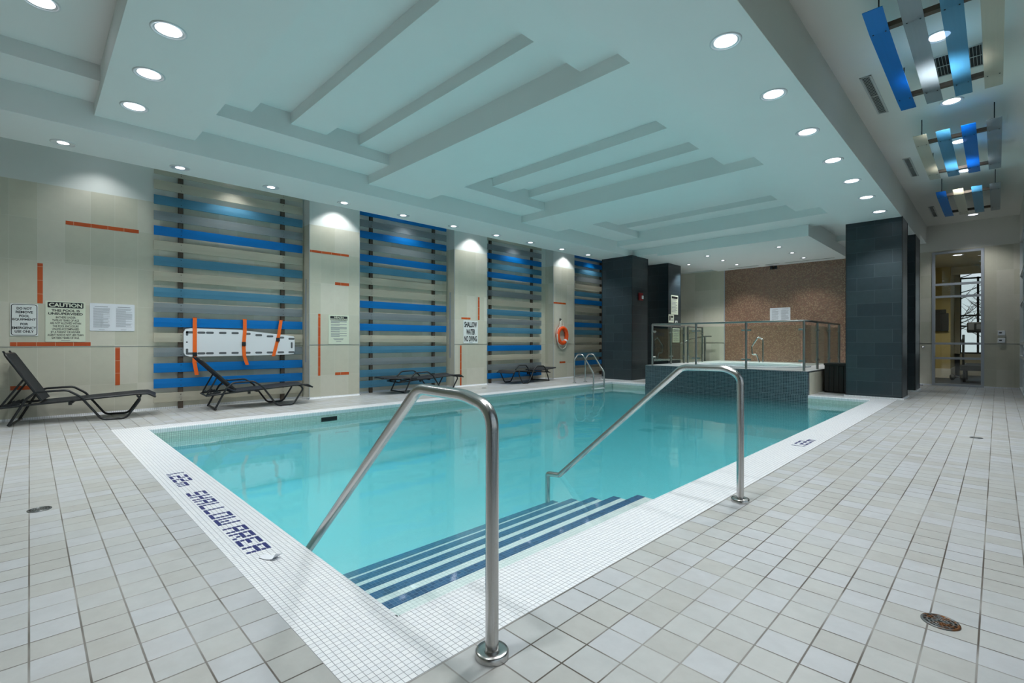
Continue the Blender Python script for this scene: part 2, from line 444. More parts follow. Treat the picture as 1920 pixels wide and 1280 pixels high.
# depth lettering set in mosaic
GL = {'1':['1']*5, '.':['0','0','0','0','1'], '2':['1111','0001','1111','1000','1111'], 'm':['00000','00000','11111','10101','10101'],
 'S':['1111','1000','1111','0001','1111'], 'H':['1001','1001','1111','1001','1001'], 'A':['1111','1001','1111','1001','1001'],
 'L':['1000','1000','1000','1000','1111'], 'O':['1111','1001','1001','1001','1111'], 'W':['10001','10001','10101','10101','11111'],
 'R':['1111','1001','1111','1010','1001'], 'E':['1111','1000','1110','1000','1111'], ' ':['00']}
def mosaic(text, org, u, v, cell, name):
    x = 0; t = bpy.data.objects.new(name, None); COL.objects.link(t); t.location = org
    for ch in text:
        g = GL[ch]; b = MB()
        for r_, row in enumerate(g):
            for c_, k in enumerate(row):
                if k == '1' and len(g) == 5:
                    a = Vector(u)*(x+c_)*cell+Vector(v)*(4-r_)*cell
                    U, V = Vector(u)*cell*.86, Vector(v)*cell*.86
                    b.add([a, a+U, a+U+V, a+V, a-Vector((0,0,.004)), a+U-Vector((0,0,.004)), a+U+V-Vector((0,0,.004)), a+V-Vector((0,0,.004))],
                          [(0,1,2,3),(4,7,6,5),(0,4,5,1),(1,5,6,2),(2,6,7,3),(3,7,4,0)])
        if b.f: b.build('letter', NAVYC, t)
        x += len(g[0])+1
    return t
tag(mosaic('1.22m', (-5.045, .833, .0022), (1,0,0), (0,1,0), .0262, 'depth_marking'), 'navy mosaic 1.22m depth marking before the word SHALLOW on near coping', 'pool marking')
tag(mosaic('SHALLOW', (-4.31, .833, .0022), (1,0,0), (0,1,0), .0257, 'warning_lettering'), 'navy mosaic word SHALLOW set in the near white coping', 'pool marking')
tag(mosaic('AREA', (-3.335, .833, .0022), (1,0,0), (0,1,0), .0254, 'warning_lettering'), 'navy mosaic word AREA set in the near white coping', 'pool marking')
tag(mosaic('1.22m', (-1.495, 6.02, .0022), (0,1,0), (-1,0,0), .0262, 'depth_marking'), 'navy mosaic 1.22m depth marking alone on the right-hand coping', 'pool marking')

# ------------------------------------------------------------------ walls
b = MB()
b.box(XW-.2, XW, Y0, YB+.2, 0, 3.47, 0); b.box(XW-.2, XW, Y0, YB+.2, 3.47, 4.3, 1)
strips = [(.386, 1.27, 2.91, 2.968), (.082, .140, 1.70, 2.291), (-.196, .675, 1.072, 1.130), (.972, 1.031, .442, 1.046), (-.194, .094, .441, .499)]
for (y0, y1, z0, z1) in strips: b.box(XW-.01, XW+.002, y0, y1, z0, z1, 2)
b.box(XW-.01, XW+.003, Y0, YB, 1.056, 1.064, 3)                 # thin dado strip
struct(b.build('wall_left', [WTILE, PAINT, ORANGEV, STEELD]), 'beige tiled left wall with orange accent tiles')
# white joints in the orange tile runs belong to their material; the piers
pier_y = [(3.93, 5.0), (7.555, 8.66), (11.39, 12.44)]
pier_st = [[(3.94, 4.755, 2.921, 2.967), (4.455, 4.76, 2.308, 2.366), (4.104, 4.152, .457, 1.702), (4.46, 4.762, .45, .508)],
           [(8.338, 8.393, 1.713, 2.313), (7.779, 8.083, 1.718, 1.765), (7.738, 7.79, .02, 1.05)],
           [(11.399, 12.0, 2.32, 2.37), (11.70, 11.98, .474, .53)]]
for i, (y0, y1) in enumerate(pier_y):
    b = MB(); b.box(XW-.02, XP, y0, y1, 0, 3.47, 0); b.box(XW-.02, XP, y0, y1, 3.47, 4.2, 1)
    for (a, c, z0, z1) in pier_st[i]: b.box(XP-.01, XP+.002, a, c, z0, z1, 2)
    b.box(XP-.01, XP+.003, y0, y1, 1.07, 1.08, 3)
    b.box(XP-.006, XP+.004, y0-.002, y0+.006, 0, 3.47, 4); b.box(XP-.006, XP+.004, y1-.006, y1+.002, 0, 3.47, 4)
    p = b.build('pillar_%d' % (i+1), [WTILE, PAINT, ORANGEV, STEELD, FRAME])
    struct(p, 'beige tiled wall pier with orange accent tiles')
    if i < 2:
        g = MB().box(XP-.19, XP-.14, y0-.012, y0-.001, .73, 2.39).build('corner_guard', FRAME, p)
# white cove at the foot of the wall
b = MB()
def cove(b, axis, w, sgn, a0, a1):
    b.prism([(w, 0), (w+sgn*.022, 0), (w+sgn*.008, .012), (w, .034)], axis, a0, a1)
for (a, c) in ((Y0, 3.93), (5.0, 7.555), (8.66, 11.39), (12.44, YB)): cove(b, 1, XW, 1, a, c)
for (a, c) in pier_y:
    cove(b, 1, XP, 1, a-.02, c+.02); b.box(XW, XP+.02, a-.02, a, 0, .03); b.box(XW, XP+.02, c, c+.02, 0, .03)
struct(b.build('baseboard_left', COPING), 'white mosaic cove at the foot of the left wall')
b = MB(); b.box(-10.15, XR+.3, Y0-.2, Y0, 0, 4.4)
struct(b.build('wall_back', WTILE), 'tiled wall behind the camera')
# wall behind the spa
XM = -6.575
b = MB(); b.box(XW-.2, XM, YB, YB+.2, 0, 3.60, 0); b.box(XW-.2, XM, YB, YB+.2, 3.60, 4.3, 1)
b.box(XM, -2.3, YB, YB+.2, 0, 4.3, 2); b.box(XM-.015, XM+.012, YB-.006, YB, .5, 3.6, 3); b.box(XW, XM-.02, YB-.003, YB, 1.10, 1.12, 4)
struct(b.build('wall_far', [WTILE, PAINT, BROWN, FRAME, STEELD]), 'far wall of beige tile and copper brown mosaic')
# corridor end wall with the tall gym window opening
GX0, GX1, GZ1 = -1.235, -.235, 3.54
b = MB()
for (x0, x1, z0, z1, mi) in ((-2.6, GX0, 0, 3.57, 0), (GX1, .75, 0, 3.57, 0), (GX0, GX1, GZ1, 3.57, 0), (-2.6, .75, 3.57, 4.4, 1)):
    b.box(x0, x1, YC, YC+.15, z0, z1, mi)
for (x0, x1) in ((-2.6, GX0), (GX1, .75)):
    b.box(x0, x1, YC-.003, YC, 1.10, 1.118, 2)
    b.box(x0, x1, YC-.015, YC, 0, .035, 3)
struct(b.build('wall_corridor', [WTILE, CORR, STEELD, COPING]), 'beige tiled end wall of the corridor')

# ------------------------------------------------------------------ columns clad in slate
for i, (x0, x1, y0, y1, sk) in enumerate(((-8.50, -7.47, 12.35, 13.25, 0), (-2.275, -1.338, 12.30, 13.07, 1), (-2.28, -1.346, 14.55, 15.42, 1), (-8.35, -7.39, 14.37, 15.22, 0))):
    b = MB(); b.box(x0, x1, y0, y1, .03, 3.66, 0)
    for cx, cy in ((x1, y0), (x0, y0), (x1, y1), (x0, y1)): b.box(cx-.006, cx+.006, cy-.006, cy+.006, .03, 3.65, 2)
    b.box(x0-.03, x1+.03, y0-.03, y1+.03, 0, .03, 1)
    struct(b.build('column_%d' % (i+1), [SLATE, COPING, BLACK]), ['dark slate-clad column by the pool ladder', 'broad dark slate-clad column at the pool corner', 'dark slate-clad column behind the corner column', 'dark slate-clad column beside the spa'][i])

# ------------------------------------------------------------------ ceiling
def slab(name, mat, boxes, label):
    b = MB()
    for q in boxes: b.box(*q)
    return struct(b.build(name, mat), label)
TOP = 4.62
XA, XB2, XC, XD, XE = -7.6, -6.92, -3.10, -2.33, -1.35
slab('soffit_left', CEIL, [(-8.64, XA, Y0, YB, 3.65, TOP), (XA, -6.8, 12.6, YB, 3.65, TOP)], 'low flat soffit along the left side')
slab('soffit_right', CEIL, [(XD, XE, Y0, 15.5, 3.65, TOP), (XD, XE, 15.5, YC, 3.80, TOP)], 'low flat soffit along the corridor side')
slab('ceiling_cove', CEIL, [(-10.15, -8.64, Y0, YB, 4.12, TOP)], 'recessed cove ceiling above the left wall')
slab('ceiling_ledge_left', CEIL, [(XA, XB2, Y0, 12.6, 3.985, TOP)], 'stepped ledge on the left of the coffers')
slab('ceiling_ledge_right', CEIL, [(XC, XD, Y0, 15.3, 3.985, TOP)], 'stepped ledge on the right of the coffers')
beams = [(.545, 1.568), (4.10, 5.35), (7.88, 9.13), (11.78, 12.9)]
for (y0, y1) in beams: slab('ceiling_beam', CEIL, [(XA, XD, y0, y1, 3.835, TOP-.01)], 'wide flat ceiling beam spanning the pool')
slab('ceiling_beam', CEIL, [(-3.05, XD, 15.3, YB, 3.835, TOP-.01)], 'flat ceiling beam beside the spa slab')
slab('ceiling_step', CEIL, [(XB2, XC, a, c, 4.157, TOP-.02) for (a, c) in ((Y0, .55), (1.56, 2.066), (2.561, 3.069), (3.583, 4.11), (5.34, 5.86), (6.36, 6.88), (7.40, 7.89), (9.12, 10.77), (11.2, 11.79))], 'stepped ribs inside the ceiling coffers')
slab('ceiling', CEIL, [(XB2, XC, Y0, 12.6, 4.315, TOP+.05)], 'recessed top of the ceiling coffers')
slab('spa_ceiling', CEIL, [(-6.8, -3.05, 12.6, YB, 3.575, TOP-.03)], 'lowered ceiling slab above the spa')
slab('ceiling_corridor', CORR, [(XE, .75, Y0, YC, 4.26, TOP)], 'flat corridor ceiling')
# corridor-side face of the soffit, painted like the corridor
slab('trim_2', CORR, [(XE, XE+.004, Y0, 15.5, 3.65, 4.26), (XE, XE+.004, 15.5, YC, 3.80, 4.26)], 'vertical face between soffit and corridor ceiling')
# slot diffusers in the spa slab
for k, (x0, x1) in enumerate(((-6.3, -5.35), (-5.15, -4.75), (-4.6, -3.3))):
    b = MB(); b.box(x0, x1, 16.35, 16.41, 3.569, 3.60, 0); b.box(x0+.02, x1-.02, 16.37, 16.39, 3.567, 3.57, 1)
    tag(b.build('slot_diffuser', [GRILLE, SLOT]), ['thin slot diffuser at left end of spa ceiling', 'short slot diffuser in middle of spa ceiling', 'long slot diffuser at right end of spa ceiling'][k], 'air vent')

# ------------------------------------------------------------------ right window wall
b = MB(); wy = [Y0+.2+1.46*k for k in range(15)]
struct(MB().box(XR, XR+.16, Y0, YC, 3.62, 4.3).build('wall_right', CORR), 'wall band above the corridor windows')
n = 0
seg = [-2.9, -.9, 1.1, 3.1, 5.1, 7.1, 9.1, 11.1, 13.1, 15.1, 17.05]
for k in range(len(seg)-1):
    a, c = seg[k], seg[k+1]
    b = MB()
    for y in (a, c-.06): b.box(XR, XR+.12, y, y+.06, .0, 3.62)
    for z in (0, .78, 1.10, 2.05, 2.75, 3.56): b.box(XR, XR+.12, a+.06, c-.06, z, z+.06)
    w = struct(b.build('window_%d' % (k+2), WFRAME), 'tall white framed window along the corridor')
    b = MB(); b.box(XR+.05, XR+.062, a+.05, c-.05, .03, 3.6); b.build('pane', PANE, w)
struct(MB().box(XR+.12, 30, -25, 40, -.3, -.12).build('ground', GROUND), 'pale paving outside the windows')

# ------------------------------------------------------------------ gym window and gym
w = struct(bpy.data.objects.new('window_1', None)); COL.objects.link(w); w['label'] = 'tall glazed panel into the gym'; w['category'] = 'window'
b = MB()
for x in (GX0, GX1-.06): b.box(x, x+.06, YC-.02, YC+.1, 0, GZ1)
for z in (0, .70, 1.085, 2.32, 2.645, GZ1-.06): b.box(GX0+.06, GX1-.06, YC-.02, YC+.1, z, z+.055)
b.build('window_frame', FRAME, w)
MB().box(GX0+.04, GX1-.04, YC+.035, YC+.047, .03, GZ1-.03).build('pane', PANE, w)
b = MB()
b.box(-2.6, 1.4, YC+.15, 23.2, -.1, 0.001, 0); b.box(-2.6, 1.4, YC+.15, 23.2, 3.565, 3.9, 1)
b.box(-2.7, -2.6, YC+.15, 23.2, 0, 3.9, 2); b.box(1.4, 1.5, YC+.15, 23.2, 0, 3.9, 2)
b.box(-2.6, -1.06, 20.9, 21.1, 0, 3.6, 2); b.box(-1.16, -1.06, 21.1, 23.2, 0, 3.6, 2)
b.box(-2.6, 1.4, 21.1, 21.3, 3.33, 3.8, 1)
b.box(-2.6, -1.05, 20.88, 20.9, 0, .3, 3); b.box(-1.06, -1.045, 20.88, 23.2, 0, .3, 3)
b.box(-1.06, -.92, 23.0, 23.2, 0, 3.8, 4); b.box(-1.06, 1.4, 23.0, 23.2, 0, .75, 4)
struct(b.build('wall_gym', [RUBBER, GYMC, YELLOW, BASEB, GYMC]), 'yellow painted gym room beyond the glass')
b = MB()
for x in (-.95, -.5, .2, .9): b.box(x, x+.06, 23.02, 23.1, .75, 3.4)
for z in (.75, 1.68, 2.05, 3.34): b.box(-.95, 1.4, 23.03, 23.09, z, z+.05)
w2 = struct(b.build('window_13', DARKV), 'gym window looking onto bare trees')
MB().box(-.95, 1.4, 23.05, 23.06, .75, 3.4).build('pane', PANE, w2)
# bare trees outside
def bare_tree(loc, h, label, seed):
    rng = random.Random(seed); t = empty('bare_tree', loc, label, 'tree', group='bare trees outside the gym')
    MB().tube([(0,0,0), (.05,.02,h*.4), (-.03,0,h*.7), (.06,.05,h)], [.10,.08,.05,.015], 8).build('trunk', BARK, t)
    b = MB()
    for k in range(34):
        z = h*(.3+.65*rng.random()); a = rng.random()*2*PI; L = h*.33*(1.15-z/h)+.3
        e = Vector((math.cos(a)*L, math.sin(a)*L, z+L*.5)); m_ = Vector((math.cos(a)*L*.45, math.sin(a)*L*.45, z+L*.15))
        b.tube([(0,0,z), m_, e], [.028,.018,.006], 5)
        for q in range(3):
            f = m_.lerp(e, .2+.25*q); d = Vector((rng.uniform(-1,1), rng.uniform(-1,1), rng.uniform(.0,.9)))*L*.4
            b.tube([f, f+d], [.012,.004], 4)
    b.build('branches', BARK, t)
bare_tree((-1.3, 29.5, -.2), 5.2, 'taller bare winter tree seen through the gym window', 3)
bare_tree((.1, 32.0, -.2), 4.4, 'smaller bare winter tree farther behind the gym window', 5)
# gym equipment
t = empty('treadmill', (-.42, 19.0, 0), 'black treadmill behind the tall gym glass panel', 'treadmill')
MB().rbox(-.34, .42, -.2, 1.6, .34, .50, .03).box(-.28, -.22, .0, .06, 0, .36).box(.3, .36, 0, .06, 0, .36).box(-.28, -.22, 1.4, 1.46, 0, .36).box(.3, .36, 1.4, 1.46, 0, .36).build('deck', BLACK, t)
MB().box(-.24, .32, -.1, 1.5, .50, .506).build('running_belt', SLING, t)
for x in (-.27, .33): MB().tube([(x, .0, .45), (x, -.02, .9), (x, .1, 1.36)], .028, 8).build('upright', BLACK, t)
MB().rbox(-.2, .40, .06, .16, 1.42, 1.72, .03).build('console', BLACK, t)
MB().box(-.17, -.05, .052, .06, 1.50, 1.68).box(0, .36, .052, .06, 1.52, 1.66).build('screen', SLOT, t)
for x in (-.27, .33): MB().tube(fillet([(x, .08, 1.34), (x, -.1, 1.26), (x*1.15, -.36, 1.12)], .08), .022, 8).build('handrail', BLACK, t)
t = empty('wall_screen', (-1.2, 20.86, 1.78), 'black wall-mounted screen on the yellow gym wall', 'screen')
MB().rbox(-.42, .10, -.06, .0, -.28, .30, .015).build('casing', BLACK, t)
MB().box(-.40, .08, -.063, -.058, -.24, .27).build('display', BUCKLE, t)
MB().box(-.38, .04, -.03, .0, .3, .42).build('bracket', BLACK, t)
t = empty('dumbbell', (-.86, 20.0, .09), 'small grey dumbbell on the gym floor', 'dumbbell', .4)
MB().tube([(-.14,0,0), (.14,0,0)], .018, 8).build('handle', STEEL, t)
for s in (-1, 1): MB().lathe([(.07, s*.12-.045), (.085, s*.12-.03), (.085, s*.12+.03), (.07, s*.12+.045)], 8, axis=0).build('weight', SLOT, t)

# ------------------------------------------------------------------ slatted wall screens
rows = [.12, .36, .62, .885, 1.13, 1.385, 1.635, 1.89, 2.155, 2.41, 2.67, 2.916, 3.168, 3.43, 3.68, 3.93]
SM = {'B': BLUE, 'S': STEELB, 'G': GREYB, 'C': BEIGE}
bays = [(1.46, 3.89, (1.84, 3.52), 'CBBGCBGSCSCBGSCC', 'blue and silver slat screen behind the spine board'),
        (5.06, 7.49, (5.42, 7.12), 'SSGSCBGBCCSBGBGB', 'blue slat screen between the health notice and the shallow water sign'),
        (8.69, 11.12, (9.03, 10.72), 'BGCBCSGSCGSBSBGC', 'blue slat screen behind the two flat loungers, right of the shallow water sign'),
        (12.47, 14.75, (12.66, 14.32), 'CBSCCSBGCBSCGSBB', 'narrow visible slat screen partly hidden by the dark column')]
for (y0, y1, ps, cc, lab) in bays:
    t = empty('slat_screen', (XW, (y0+y1)/2, 0), lab, 'wall screen', group='slatted wall screens')
    yc = (y0+y1)/2
    for p in ps:
        q = MB(); q.box(.006, .052, p-yc-.035, p-yc+.035, 0, 4.08); q.box(.05, .056, p-yc-.035, p-yc-.025, 0, 4.08); q.box(.05, .056, p-yc+.025, p-yc+.035, 0, 4.08)
        q.build('post', POST, t)
    for i, z in enumerate(rows):
        h = .155 if i < 15 else .10
        b = MB(); x0 = .072
        # gently bowed face so the lamp glints stretch along the panel
        prof = [(x0, z), (x0+.004, z+h*.02), (x0+.007, z+h*.5), (x0+.004, z+h*.98), (x0, z+h), (x0-.012, z+h), (x0-.012, z)]
        b.prism(prof, 1, y0-yc, y1-yc, 0)
        for p in ps:
            for dz in (.035, h-.035): b.lathe([(.006, 0), (.006, .004), (0, .006)], 8, (x0+.005, p-yc, z+dz), 1, axis=0)
        o = b.build('slat', [SM[cc[i]], INK], t)
        # brackets that hold the slat off the posts
        for p in ps: MB().box(.05, x0-.011, p-yc-.02, p-yc+.02, z+h*.3, z+h*.7).build('bracket', POST, o)

# ------------------------------------------------------------------ signs on the walls
def sign(name, label, cat, plane, cx, cz, w, h, mat, lines, axis='x', bars=None, border=None, boxes=None, group=None):
    """plane: x (axis 'x', facing +x) or y (axis 'y', facing -y); local u to the right, v up"""
    if axis == 'x': M = Matrix.Translation((plane, cx, cz)) @ Matrix(((0,0,1,0),(1,0,0,0),(0,1,0,0),(0,0,0,1)))
    else: M = Matrix.Translation((cx, plane, cz)) @ Matrix(((1,0,0,0),(0,0,-1,0),(0,1,0,0),(0,0,0,1)))
    t = bpy.data.objects.new(name, None); COL.objects.link(t); tag(t, label, cat, group); t.matrix_world = M
    b = MB(); b.prism(rrect(-w/2, w/2, -h/2, h/2, .012), 2, 0, .006); b.build('panel', mat, t)
    L = MB(); W = MB()
    if border:
        o_, i_ = rrect(-w/2+border, w/2-border, -h/2+border, h/2-border, .03), rrect(-w/2+border+.008, w/2-border-.008, -h/2+border+.008, h/2-border-.008, .024)
        n = len(o_); L.add([(x, y, .0068) for x, y in o_]+[(x, y, .0068) for x, y in i_], [(k, (k+1) % n, n+(k+1) % n, n+k) for k in range(n)])
    for (x0, x1, z0, z1) in (boxes or []): L.prism(rrect(x0, x1, z0, z1, .012), 2, .0062, .0072)
    for ln in lines:
        body, v, ch, wd = ln[:4]; off = ln[4] if len(ln) > 4 else .014; white = len(ln) > 5 and ln[5]
        vs, fs = text_mesh(body, ch, wd, off)
        (W if white else L).add([(x, y+v, .0082 if white else .0074) for x, y in vs], fs)
    if L.f: L.build('lettering', INK, t, recalc=False)
    if W.f: W.build('title_lettering', SIGNC, t, recalc=False)
    if bars:
        q = MB()
        for (u0, u1, v, th) in bars: q.add([(u0, v-th/2, .0072), (u1, v-th/2, .0072), (u1, v+th/2, .0072), (u0, v+th/2, .0072)], [(0,1,2,3)])
        q.build('print', INKG, t, recalc=False)
    return t

sign('sign', 'white bordered sign reading DO NOT REMOVE POOL EQUIPMENT FOR EMERGENCY USE ONLY', 'sign', XW+.003, -.052, 1.452, .285, .465, SIGNW,
     [('DO NOT', .165, .036, .155, .032), ('REMOVE', .112, .036, .175, .032), ('POOL', .056, .036, .105, .032), ('EQUIPMENT', .004, .036, .24, .032),
      ('FOR', -.06, .036, .08, .032), ('EMERGENCY', -.115, .036, .25, .032), ('USE ONLY', -.168, .036, .195, .032)], border=.008)
sign('sign', 'large cream CAUTION sign about the unsupervised pool', 'sign', XW+.003, .39, 1.44, .445, .61, SIGNC,
     [('CAUTION', .247, .060, .37, .03, True), ('THIS POOL IS', .165, .036, .315, .03), ('UNSUPERVISED', .117, .036, .385, .03),
      ('BATHERS UNDER', .062, .032, .22), ('TWELVE YEARS OF AGE', .018, .032, .30), ('ARE NOT ALLOWED WITHIN', -.026, .032, .345), ('THE POOL ENCLOSURE', -.070, .032, .29),
      ('UNLESS ACCOMPANIED', -.114, .032, .30), ('BY A PARENT OR HIS/HER', -.158, .032, .325), ('AGENT WHO IS NOT LESS THAN', -.202, .032, .40), ('SIXTEEN YEARS OF AGE.', -.246, .032, .31)],
     boxes=[(-.20, .20, .205, .288)], bars=[(-.05, .05, -.284, .008)])
rng = random.Random(2)
def para(u0, u1, v0, v1, pitch, th=.004):
    out = []; v = v0
    while v > v1:
        out.append((u0, u0+(u1-u0)*rng.choice((1, 1, .97, .9, .6)), v, th)); v -= pitch
    return out
sign('notice', 'pair of printed white paper sheets taped beside the CAUTION sign', 'notice', XW+.002, .94, 1.523, .552, .43, PAPER, [],
     bars=[(-.22, -.06, .165, .008), (.06, .22, .165, .008)]+para(-.235, -.035, .14, -.17, .0125)+para(.04, .245, .14, -.15, .0125)+[(-.17, -.1, -.195, .005), (.1, .17, -.195, .005)])
hb = []
for (v, k) in ((.175, 3), (.105, 2), (.05, 4), (-.03, 2), (-.08, 2), (-.125, 2)):
    for j in range(k): hb.append((-.17, .17*(1 if j < k-1 else .1), v-j*.017, .010))
sign('sign', 'HEALTH REGULATIONS sign with black title on the nearest wall pier', 'sign', XP+.003, 4.535, 1.39, .44, .60, SIGNC,
     [('HEALTH', .25, .032, .20, .03, True), ('REGULATIONS', .212, .032, .36, .03, True)], boxes=[(-.185, .185, .19, .275)], bars=hb+[(-.12, .1, -.19, .012), (-.1, .09, -.21, .008), (-.06, .05, -.245, .01)])
sign('sign', 'white SHALLOW WATER NO DIVING sign on the second wall pier', 'sign', XP+.003, 8.085, 1.395, .485, .59, SIGNW,
     [('SHALLOW', .19, .145, .42, .04), ('WATER', .0, .145, .30, .04), ('NO DIVING', -.175, .145, .42, .04)], bars=[(-.06, .06, -.27, .012)])
cb = []
for k in range(9): cb.append((-.20, .17 if k % 2 else .08, .13-k*.044, .018))
sign('notice', 'tall cream notice with black heading high on the dark spa column', 'notice', -7.388, 14.80, 2.34, .475, .62, SIGNC, [], boxes=[(-.20, .20, .20, .275)], bars=cb+[(-.18, .15, .17, .016)])
sign('notice', 'small cream notice with emblem below the tall spa notice', 'notice', -7.388, 14.57, 1.895, .35, .255, SIGNC, [], boxes=[(-.02, .12, .02, .09), (-.13, -.05, -.07, .09)], bars=[(-.02, .13, -.02, .02), (-.02, .13, -.06, .02)])
sign('notice', 'pale green-tinted notice low on the dark column behind the glass railing', 'notice', -7.388, 14.91, 1.355, .48, .46, SIGNC, [], boxes=None,
     bars=[(-.2, .2, .18, .05), (-.2, .2, .12, .02)]+[(-.18, .17, .05-k*.05, .018) for k in range(5)])
t = empty('light_switch', (-7.388, 14.91, 1.775), 'small grey wall switch under the tall spa notice', 'switch')
MB().rbox(0, .012, -.085, .085, -.04, .055, .006).build('plate', GRILLE, t); MB().rbox(.012, .02, -.03, .03, -.025, .03, .004).build('toggle', SLOT, t)
sign('notice', 'pair of white paper sheets on the brown mosaic spa wall', 'notice', YB-.002, -4.85, 2.015, .585, .43, PAPER, [], axis='y',
     bars=[(-.22, -.06, .165, .008), (.05, .24, .17, .008)]+para(-.24, -.04, .13, -.17, .025, .008)+para(.03, .25, .13, -.17, .025, .008))
t = empty('sensor', (-5.03, YB, 3.515), 'small black twin sensor at top of brown wall', 'sensor')
for s in (-1, 1): MB().rbox(s*.06-.04, s*.06+.04, -.07, 0, -.05, .05, .01).build('lens_housing', BUCKLE, t)
t = empty('fire_alarm', (-7.47, 12.79, 2.47), 'red fire alarm strobe on the dark column', 'alarm')
MB().rbox(0, .055, -.1, .1, -.1, .12, .012).build('body', RED, t); MB().rbox(.055, .08, -.0, .085, -.06, .04, .01).build('strobe', LENSW, t)
for k, z in enumerate((1.378, 1.192)):
    t = empty('access_panel', (.07, YC, z), ['upper white control box beside the gym glass', 'lower white control box beside the gym glass'][k], 'control box', group='white control boxes')
    MB().rbox(-.065, .065, -.045, 0, -.06, .06, .008).build('casing', WHITEP, t); MB().box(-.04, .01, -.048, -.044, -.008, .02).build('display', INK, t)
t = empty('pipe_stub', (-1.41, YC, 1.02), 'small chrome knob low on the corridor end wall', 'knob')
MB().lathe([(.03, 0), (.03, -.02), (.015, -.03), (.015, -.06), (.03, -.07), (.03, -.09), (0, -.1)], 12, axis=1).build('knob', CHROME, t)

# ------------------------------------------------------------------ spine board on the wall screen
t = empty('spine_board', (-9.858, 2.8, .88), 'white spine board with orange straps hung on the slat screen', 'spine board')
# outline in (y, z) about the pivot: wide head at the left, narrow foot at the right
zo = [(-.93, .07), (-.90, .02), (-.83, .0), (.10, .0), (.82, .01), (.90, .02), (.92, .06), (.92, .33), (.90, .365), (.84, .375), (.30, .435), (-.10, .478), (-.82, .492), (-.90, .475), (-.93, .42)]
b = MB(); b.prism(zo, 0, -.008, .032)
b.build('board', WHITEP, t)
sl = MB()
def slot(y0, y1, z0, z1): MB().prism(rrect(y0, y1, z0, z1, min(y1-y0, z1-z0)*.48), 0, .030, .0335).build('hand_slot', SLOT, t)
for k in range(9):
    y = -.80+.2*k+(.07 if k == 0 else 0)
    slot(y, y+.12, .035, .073)
    zt = .492-.057 if y < -.1 else .492-.057-(y+.1)*.11
    slot(y, y+.12, zt-.038, zt)
slot(.845, .88, .13, .25); slot(-.90, -.865, .06, .14); slot(-.90, -.865, .36, .44); slot(-.90, -.78, .035, .073); slot(-.90, -.78, .40, .438)
sl.lathe([(.014, .030), (.014, .0335)], 12, (0, -.885, .25), axis=0)
sl.build('pin_hole', SLOT, t)
for (pts, bz) in (([(-.77, .68), (-.77, .46), (-.77, .06), (-.775, -.10), (-.74, -.32)], .04), ([(.02, .68), (.02, .45), (.0, .20), (.01, .0), (.06, -.17)], .22), ([(.66, .68), (.62, .40), (.57, .18), (.52, -.02)], .30)):
    q = MB()
    for i in range(len(pts)-1):
        (y0, z0), (y1, z1) = pts[i], pts[i+1]; w_ = .030
        q.add([(.036, y0-w_, z0), (.036, y0+w_, z0), (.036+.002*i, y1+w_, z1), (.036+.002*i, y1-w_, z1), (.041, y0-w_, z0), (.041, y0+w_, z0), (.041+.002*i, y1+w_, z1), (.041+.002*i, y1-w_, z1)],
              [(0,1,2,3), (4,7,6,5), (0,4,5,1), (1,5,6,2), (2,6,7,3), (3,7,4,0)])
    q.rbox(-.012, .041, pts[0][0]-.03, pts[0][0]+.03, pts[0][1]-.01, pts[0][1], .002)
    s_ = q.build('strap', STRAP, t)
    yb = pts[2][0] if len(pts) > 4 else .60
    MB().rbox(.041, .056, yb-.034, yb+.034, bz-.035, bz+.035, .005).build('buckle', BUCKLE, s_)

# ------------------------------------------------------------------ life ring
t = empty('life_ring', (XP+.0665, 11.745, 1.335), 'orange life ring hanging on the third wall pier', 'life ring')
pth = [(0, .215*math.cos(2*PI*k/40), .235*math.sin(2*PI*k/40)) for k in range(40)]
MB().tube(pth, .062, 14, closed=True).build('ring', BUOY, t)
rp = []
for k in range(49):
    a = 2*PI*k/48; rr = .285+.02*abs(math.sin(2*a)); rp.append((.02, rr*math.cos(a), rr*math.sin(a)*1.03))
b = MB().tube(rp, .011, 6)
b.tube([(.03, -.02, .24), (0, -.06, .36), (-.02, -.03, .48), (-.03, 0, .49), (.0, .04, .38), (.03, .03, .24)], .010, 6)
b.tube([(.03, -.10, .22), (0, -.12, .3), (-.02, -.05, .46)], .014, 6)
b.tube([(.03, -.27, .05), (.02, -.24, -.2), (.02, -.15, -.36), (.02, 0, -.42), (.02, .14, -.36), (.02, .27, -.08)], .012, 6)
b.build('rope', ROPE, t)
for a in (45, 135, 225, 315): MB().tube([(0, .215*math.cos(R(a+d)), .235*math.sin(R(a+d))) for d in (-7, 0, 7)], .066, 14).build('band', WHITEP if a == 315 else BUOY, t)
t = empty('wall_hook', (XP, 11.72, 1.83), 'dark hook above the life ring', 'hook')
MB().rbox(0, .01, -.03, .03, -.04, .04, .004).build('plate', BLACK, t); MB().tube(fillet([(0,0,0), (.05,0,-.01), (.06,0,.03)], .02), .008, 8).build('prong', BLACK, t)

